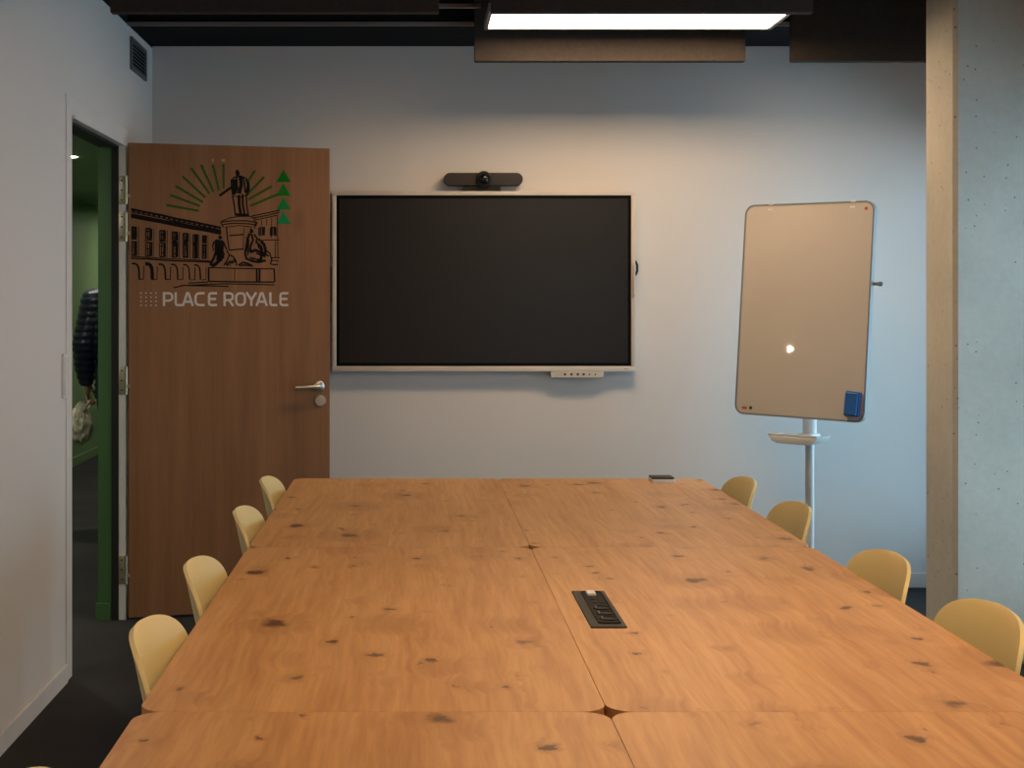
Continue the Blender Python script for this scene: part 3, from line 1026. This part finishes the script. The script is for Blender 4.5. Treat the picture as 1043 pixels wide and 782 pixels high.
def ceiling_light(x0, x1, y0, y1, z, label, lamp='led'):
    b = empty('ceiling_light', ((x0 + x1) / 2, (y0 + y1) / 2, z), label=label, cat='ceiling light', group='rectangular led ceiling lights')
    hx, hy = (x1 - x0) / 2, (y1 - y0) / 2
    e = MB()
    w = .017
    e.box((-hx, -hy, -.006), (hx, -hy + w, .03), .001).box((-hx, hy - w, -.006), (hx, hy, .03), .001)
    e.box((-hx, -hy + w, -.006), (-hx + w, hy - w, .03), .001).box((hx - w, -hy + w, -.006), (hx, hy - w, .03), .001)
    e.box((-hx + w, -hy + w, .004), (hx - w, hy - w, .03))
    e.build('frame', M['alu'], b)
    MB().box((-hx + w, -hy + w, -.001), (hx - w, hy - w, .0035)).build('diffuser', M[lamp], b)
    for s in (-1, 1):
        MB().tube([(s * hx * .8, 0, .03), (s * hx * .8, 0, ZC - z)], .0015, 6).build('hanging_wire', M['alu'], b)


ceiling_light(.301, 1.541, 5.765, 6.155, 2.58, 'bright rectangular ceiling light hanging between the dark baffles', 'ledd')
ceiling_light(.292, 1.500, 2.55, 2.94, 2.58, 'ceiling light over the middle of the table')
ceiling_light(.292, 1.500, .10, .49, 2.58, 'ceiling light over the near end of the table')

# vent grille on the left wall
v = empty('vent_grille', (XL, 6.60, 2.5225), label='grey slatted vent grille high on the left wall', cat='vent')
e = MB()
vw, vh, bt = .18, .074, .016
e.box((0, -vw, -vh), (.012, vw, -vh + bt), .002).box((0, -vw, vh - bt), (.012, vw, vh), .002).box((0, -vw, -vh + bt), (.012, -vw + bt, vh - bt), .002).box((0, vw - bt, -vh + bt), (.012, vw, vh - bt), .002)
e.build('grille_frame', M['vent'], v)
MB().box((.0005, -vw + bt, -vh + bt), (.002, vw - bt, vh - bt)).build('back_plate', M['black'], v)
e = MB()
for i in range(7):
    zz = -vh + bt + (2 * vh - 2 * bt) * (i + .5) / 7
    e.box((-.005, -vw + bt, -.0015), (.007, vw - bt, .0015), M=Matrix.Translation((.007, 0, zz)) @ Matrix.Rotation(.6, 4, 'Y'))
e.build('slats', M['vent'], v)
# wall switch by the door
s0, s1 = 5.172, 5.258
sw = empty('wall_switch', (XL, (s0 + s1) / 2, 1.128), label='pale double switch plate on the wall beside the doorway', cat='switch')
MB().prism(rrect(-.036, -.081, .036, .081, .006, 4), 'x', 0, .009, bevel=.002).build('switch_plate', M['trimw'], sw, 40)
for zz in (-.038, .038):
    MB().box((.0092, -.029, zz - .032), (.013, .029, zz + .032), .002).build('rocker', M['whitem'], sw)

# ------------------------------------------------------------------ corridor: lamps, person, bag
dl = at(74.5, 160, 8.55)
d = empty('downlight', (dl.x, dl.y, 2.27), label='small bright downlight in the corridor ceiling', cat='ceiling light')
MB().lathe([(.017, -.001), (.030, -.005), (.033, -.001)], 24).build('ring', M['whitem'], d, 60)
MB().lathe([(0, -.003), (.0175, -.003), (.0175, -.0005), (0, -.0005)], 24).build('lens', emit('downlight lens', (1, .93, .78, 1), 3600), d)
for yy in (4.4, 6.6, 10.6, 13.2):  # unseen lamps; the second is added to brighten the person and bag
    c = copy_tree(d)
    c.location = (dl.x, yy, 2.27)
    c['label'] = 'unseen downlight along the corridor ceiling'
    c['group'] = 'corridor downlights'
sl = empty('wall_spotlight', (-2.9, 4.845, 1.75), label='small round spotlight on the corridor wall', cat='wall light')
RYm = Matrix.Rotation(PI / 2, 4, 'Y')
MB().lathe([(0, 0), (.05, 0), (.05, .03), (.042, .055), (.035, .058), (.033, .05), (0, .05)], 24, M=RYm).build('housing', M['whitem'], sl, 40)
MB().lathe([(0, .051), (.015, .051), (.015, .054), (0, .054)], 24, M=RYm).build('lens', emit('spot lens', (1, .85, .62, 1), 260), sl)

PX, PY = -1.725, 8.50
ps = empty('person', (PX, PY, 0), 0, label='person in a navy quilted jacket walking away down the corridor', cat='person')


def grow(name, mat, chains, blobs=(), voxel=.008, smooth=3, fn=None):
    """joints with radii, swelled into one closed continuous surface"""
    t = bmesh.new()

    def ball(p, rad):
        rad = rad if isinstance(rad, tuple) else (rad,) * 3
        bmesh.ops.create_icosphere(t, subdivisions=2, radius=1, matrix=Matrix.Translation(p) @ Matrix.Diagonal((*rad, 1)))
    for ch in chains:
        for (p, ra), (q, rb_) in zip(ch, ch[1:]):
            ra = ra if isinstance(ra, tuple) else (ra,) * 3
            rb_ = rb_ if isinstance(rb_, tuple) else (rb_,) * 3
            p, q = Vector(p), Vector(q)
            n = max(2, int((q - p).length / (min(min(ra), min(rb_)) * .45)))
            for i in range(n + 1):
                f = i / n
                ball(p.lerp(q, f), tuple(x + (y - x) * f for x, y in zip(ra, rb_)))
    for p, rad in blobs:
        ball(Vector(p), rad)
    me = bpy.data.meshes.new('g')
    t.to_mesh(me)
    t.free()
    o = bpy.data.objects.new('g', me)
    COL.objects.link(o)
    m = o.modifiers.new('r', 'REMESH')
    m.mode, m.voxel_size = 'VOXEL', voxel
    m = o.modifiers.new('s', 'SMOOTH')
    m.factor, m.iterations = .5, smooth
    out = bpy.data.meshes.new_from_object(o.evaluated_get(bpy.context.evaluated_depsgraph_get()))
    bpy.data.objects.remove(o)
    bpy.data.meshes.remove(me)
    if fn:
        nn = [v.normal.copy() for v in out.vertices]
        for v, q in zip(out.vertices, nn):
            v.co += q * fn(v.co)
    return link_mesh(name, out, mat, ps)


# body facing +y: trunk, neck, head with face, arms with five fingers, legs
GAIT = ((-1, .13), (1, -.14))
B = [[((0, 0, .93), (.150, .105, .10)), ((0, -.01, 1.10), (.130, .095, .10)), ((0, -.01, 1.28), (.150, .105, .10)), ((0, -.008, 1.39), (.125, .080, .06))],
     [((0, -.005, 1.42), (.075, .065, .05)), ((0, .012, 1.50), .052), ((0, .020, 1.56), .052)]]
for s in (-1, 1):
    zl = .025 if s < 0 else 0                      # the left hand carries the bag a little higher
    B.append([((s * .08, -.008, 1.40), .062), ((s * .180, -.006, 1.405), .058), ((s * .238, -.03 - zl * .3, 1.14), .042), ((s * .244, .055, .915 + zl), .028)])
    B.append([((s * .243, .066, .880 + zl), (.018, .032, .02)), ((s * .242, .076, .835 + zl), (.015, .040, .025))])
    for f in range(4):
        y, L_ = .046 + f * .0205, (.82, .97, 1.0, .88)[f]
        k_ = [(.2425, .805), (.238, .805 - .035 * L_), (.217, .805 - .052 * L_), (.199, .805 - .034 * L_)] if s < 0 else \
             [(.2425, .805), (.236, .805 - .036 * L_), (.222, .805 - .060 * L_), (.206, .805 - .075 * L_)]
        B.append([((s * k_[0][0], y, k_[0][1] + zl), .0098), ((s * k_[1][0], y, k_[1][1] + zl), .0090), ((s * k_[2][0], y, k_[2][1] + zl), .0084), ((s * k_[3][0], y, k_[3][1] + zl), .0076)])
    B.append([((s * .236, .098, .865 + zl), .0125), ((s * .222, .122, .838 + zl), .0105), ((s * .210, .128, .812 + zl), .0088)])
for s, st in GAIT:
    B.append([((s * .085, 0, .88), (.085, .085, .08)), ((s * .080, st * .45 + .025, .49), .055), ((s * .078, st, .10), .036), ((s * .078, st - .02, .05), .034)])
    B.append([((s * .078, st - .03, .045), .032), ((s * .080, st + .06, .040), (.036, .05, .028)), ((s * .082, st + .13, .032), (.036, .04, .020))])
H = [((0, .015, 1.685), (.074, .094, .088)), ((0, .050, 1.640), (.062, .058, .075)), ((0, .070, 1.585), (.042, .036, .030)), ((0, .100, 1.572), (.020, .014, .014)),
     ((0, .098, 1.600), (.024, .012, .007)), ((0, .098, 1.590), (.021, .012, .007)), ((-.030, .090, 1.688), (.026, .016, .009)), ((.030, .090, 1.688), (.026, .016, .009)),
     ((0, .104, 1.660), (.009, .012, .022)), ((0, .114, 1.634), (.010, .014, .010)), ((-.010, .106, 1.630), (.008, .010, .007)), ((.010, .106, 1.630), (.008, .010, .007)),
     ((-.040, .075, 1.632), (.022, .024, .024)), ((.040, .075, 1.632), (.022, .024, .024)),
     ((-.078, .012, 1.652), (.008, .018, .031)), ((.078, .012, 1.652), (.008, .018, .031)), ((-.031, .094, 1.668), (.013, .010, .008)), ((.031, .094, 1.668), (.013, .010, .008))]
grow('body', M['skin'], B, H, .0055, 3)
for s in (-1, 1):
    MB().lathe([(0, -.009), (.007, -.0065), (.0095, 0), (.007, .0065), (0, .009)], 14, M=Matrix.Translation((s * .031, .0975, 1.668))).build('eye', M['eye'], ps, 180)
# quilted jacket with collar and long sleeves
J = [[((0, 0, .84), (.190, .140, .07)), ((0, -.01, 1.10), (.178, .135, .10)), ((0, -.012, 1.28), (.190, .140, .10)), ((0, -.008, 1.40), (.150, .100, .06))],
     [((0, -.005, 1.44), (.100, .085, .05)), ((0, .004, 1.515), (.074, .072, .025))]]
for s in (-1, 1):
    zl = .025 if s < 0 else 0
    J.append([((s * .08, -.01, 1.405), .088), ((s * .185, -.008, 1.400), .082), ((s * .238, -.026 - zl * .3, 1.15), .073), ((s * .247, .020, 1.0 + zl), .065), ((s * .246, .052, .915 + zl), .054)])
grow('jacket', M['navy'], J, (), .008, 4, lambda c: .006 * abs(math.sin(c.z * PI / .042)) - .003)
T_ = [[((0, 0, .93), (.155, .112, .06)), ((0, 0, .86), (.160, .115, .07))]]
for s, st in GAIT:
    T_.append([((s * .085, 0, .85), (.094, .098, .09)), ((s * .080, st * .45 + .022, .49), .070), ((s * .078, st, .12), .058), ((s * .078, st + .004, .085), .058)])
grow('trousers', M['trouser'], T_, (), .009, 4)
for s, st in GAIT:
    e = MB()
    oval = [(math.cos(2 * PI * i / 28), math.sin(2 * PI * i / 28)) for i in range(28)]
    e.prism([(x * (.049 if y > 0 else .043) + s * .080, y * .145 + st + .048) for x, y in oval], 'z', 0, .075, bevel=.022)
    e.build('shoe', M['shoe'], ps, 60)
grow('hair', M['hair'], [[((0, -.030, 1.615), (.066, .050, .03)), ((0, -.022, 1.66), (.080, .078, .05)), ((0, .005, 1.712), (.079, .092, .06)), ((0, .040, 1.742), (.062, .062, .034))]], (), .008, 2)
# crumpled cloth bag hanging by its strap from the curled fingers
bg = empty('cloth_bag', (PX - .245, PY + .078, .680), 0, label='crumpled cream cloth bag in the hand of the person in the corridor', cat='bag')
t = bmesh.new()
bmesh.ops.create_icosphere(t, subdivisions=5, radius=1)
rb = random.Random(5)
W_ = [(Vector((rb.gauss(0, 1), rb.gauss(0, 1), rb.gauss(0, 1))).normalized(), rb.uniform(4, 11), rb.uniform(0, 6)) for _ in range(9)]
for v_ in t.verts:
    n_ = v_.co.copy()
    r_ = 1 + sum(.045 * abs(math.sin(n_.dot(d_) * f_ + p_)) for d_, f_, p_ in W_) - .18
    top = max(0, n_.z)
    v_.co = Vector((n_.x * .068 * r_ * (1 - .45 * top) - .040, n_.y * .105 * r_ * (1 - .25 * top), n_.z * .118 * r_ - .012))
e = MB()
e._merge(t)
e.build('bag_body', M['bag'], bg, 180)
sx_, sz_ = .0245, .810 - .680
MB().tube([(-.030, .066, .055), (-.004, .070, .085), (sx_ - .004, .060, sz_ - .016), (sx_, .044, sz_ - .002), (sx_, 0, sz_), (sx_, -.048, sz_ - .002), (sx_ - .004, -.062, sz_ - .016), (-.004, -.070, .085), (-.030, -.066, .055)], .0055, 10).build('bag_strap', M['bag'], bg, 180)

# ------------------------------------------------------------------ sky, camera, colour
wd = bpy.data.worlds.new('sky')
SC.world = wd
wd.use_nodes = True
bgn = wd.node_tree.nodes['Background']
bgn.inputs['Color'].default_value = (.47, .74, .95, 1)
bgn.inputs['Strength'].default_value = SKY_S
for i, (a, b) in enumerate(bays):                 # daylight sampling through each window opening
    L_ = bpy.data.lights.new('window_portal', 'AREA')
    L_.shape, L_.size, L_.size_y = 'RECTANGLE', b - a, HEAD - SILL
    L_.cycles.is_portal = True
    lo = bpy.data.objects.new('window_portal', L_)
    lo.location = (XR + .13, (a + b) / 2, (SILL + HEAD) / 2)
    lo.rotation_euler = (0, PI / 2, 0)
    lo.rotation_euler = Vector((-1, 0, 0)).to_track_quat('-Z', 'Y').to_euler()
    COL.objects.link(lo)

L_ = bpy.data.lights.new('window_portal', 'AREA')
L_.shape, L_.size, L_.size_y = 'RECTANGLE', FX1 - FX0, FZ1 - FZ0
L_.cycles.is_portal = True
lo = bpy.data.objects.new('window_portal', L_)
lo.location = ((FX0 + FX1) / 2, YF - .13, (FZ0 + FZ1) / 2)
lo.rotation_euler = Vector((0, 1, 0)).to_track_quat('-Z', 'Y').to_euler()
COL.objects.link(lo)
cam = bpy.data.cameras.new('camera')
co = bpy.data.objects.new('camera', cam)
COL.objects.link(co)
co.location = (0, 0, EYE)
co.rotation_euler = (PI / 2, 0, 0)
cam.sensor_fit, cam.sensor_width = 'HORIZONTAL', 36
cam.lens = 36 * F / 1043
cam.shift_x = (521.5 - VX) / 1043
cam.shift_y = -(391 - VY) / 1043
cam.clip_start = .05
SC.camera = co
SC.view_settings.view_transform = 'Standard'
SC.view_settings.look = 'None'
SC.view_settings.exposure = 0
SC.view_settings.gamma = 1
SC.view_settings.use_curve_mapping = False
SC.cycles.max_bounces = 8
SC.cycles.diffuse_bounces = 5
SC.cycles.use_denoising = True
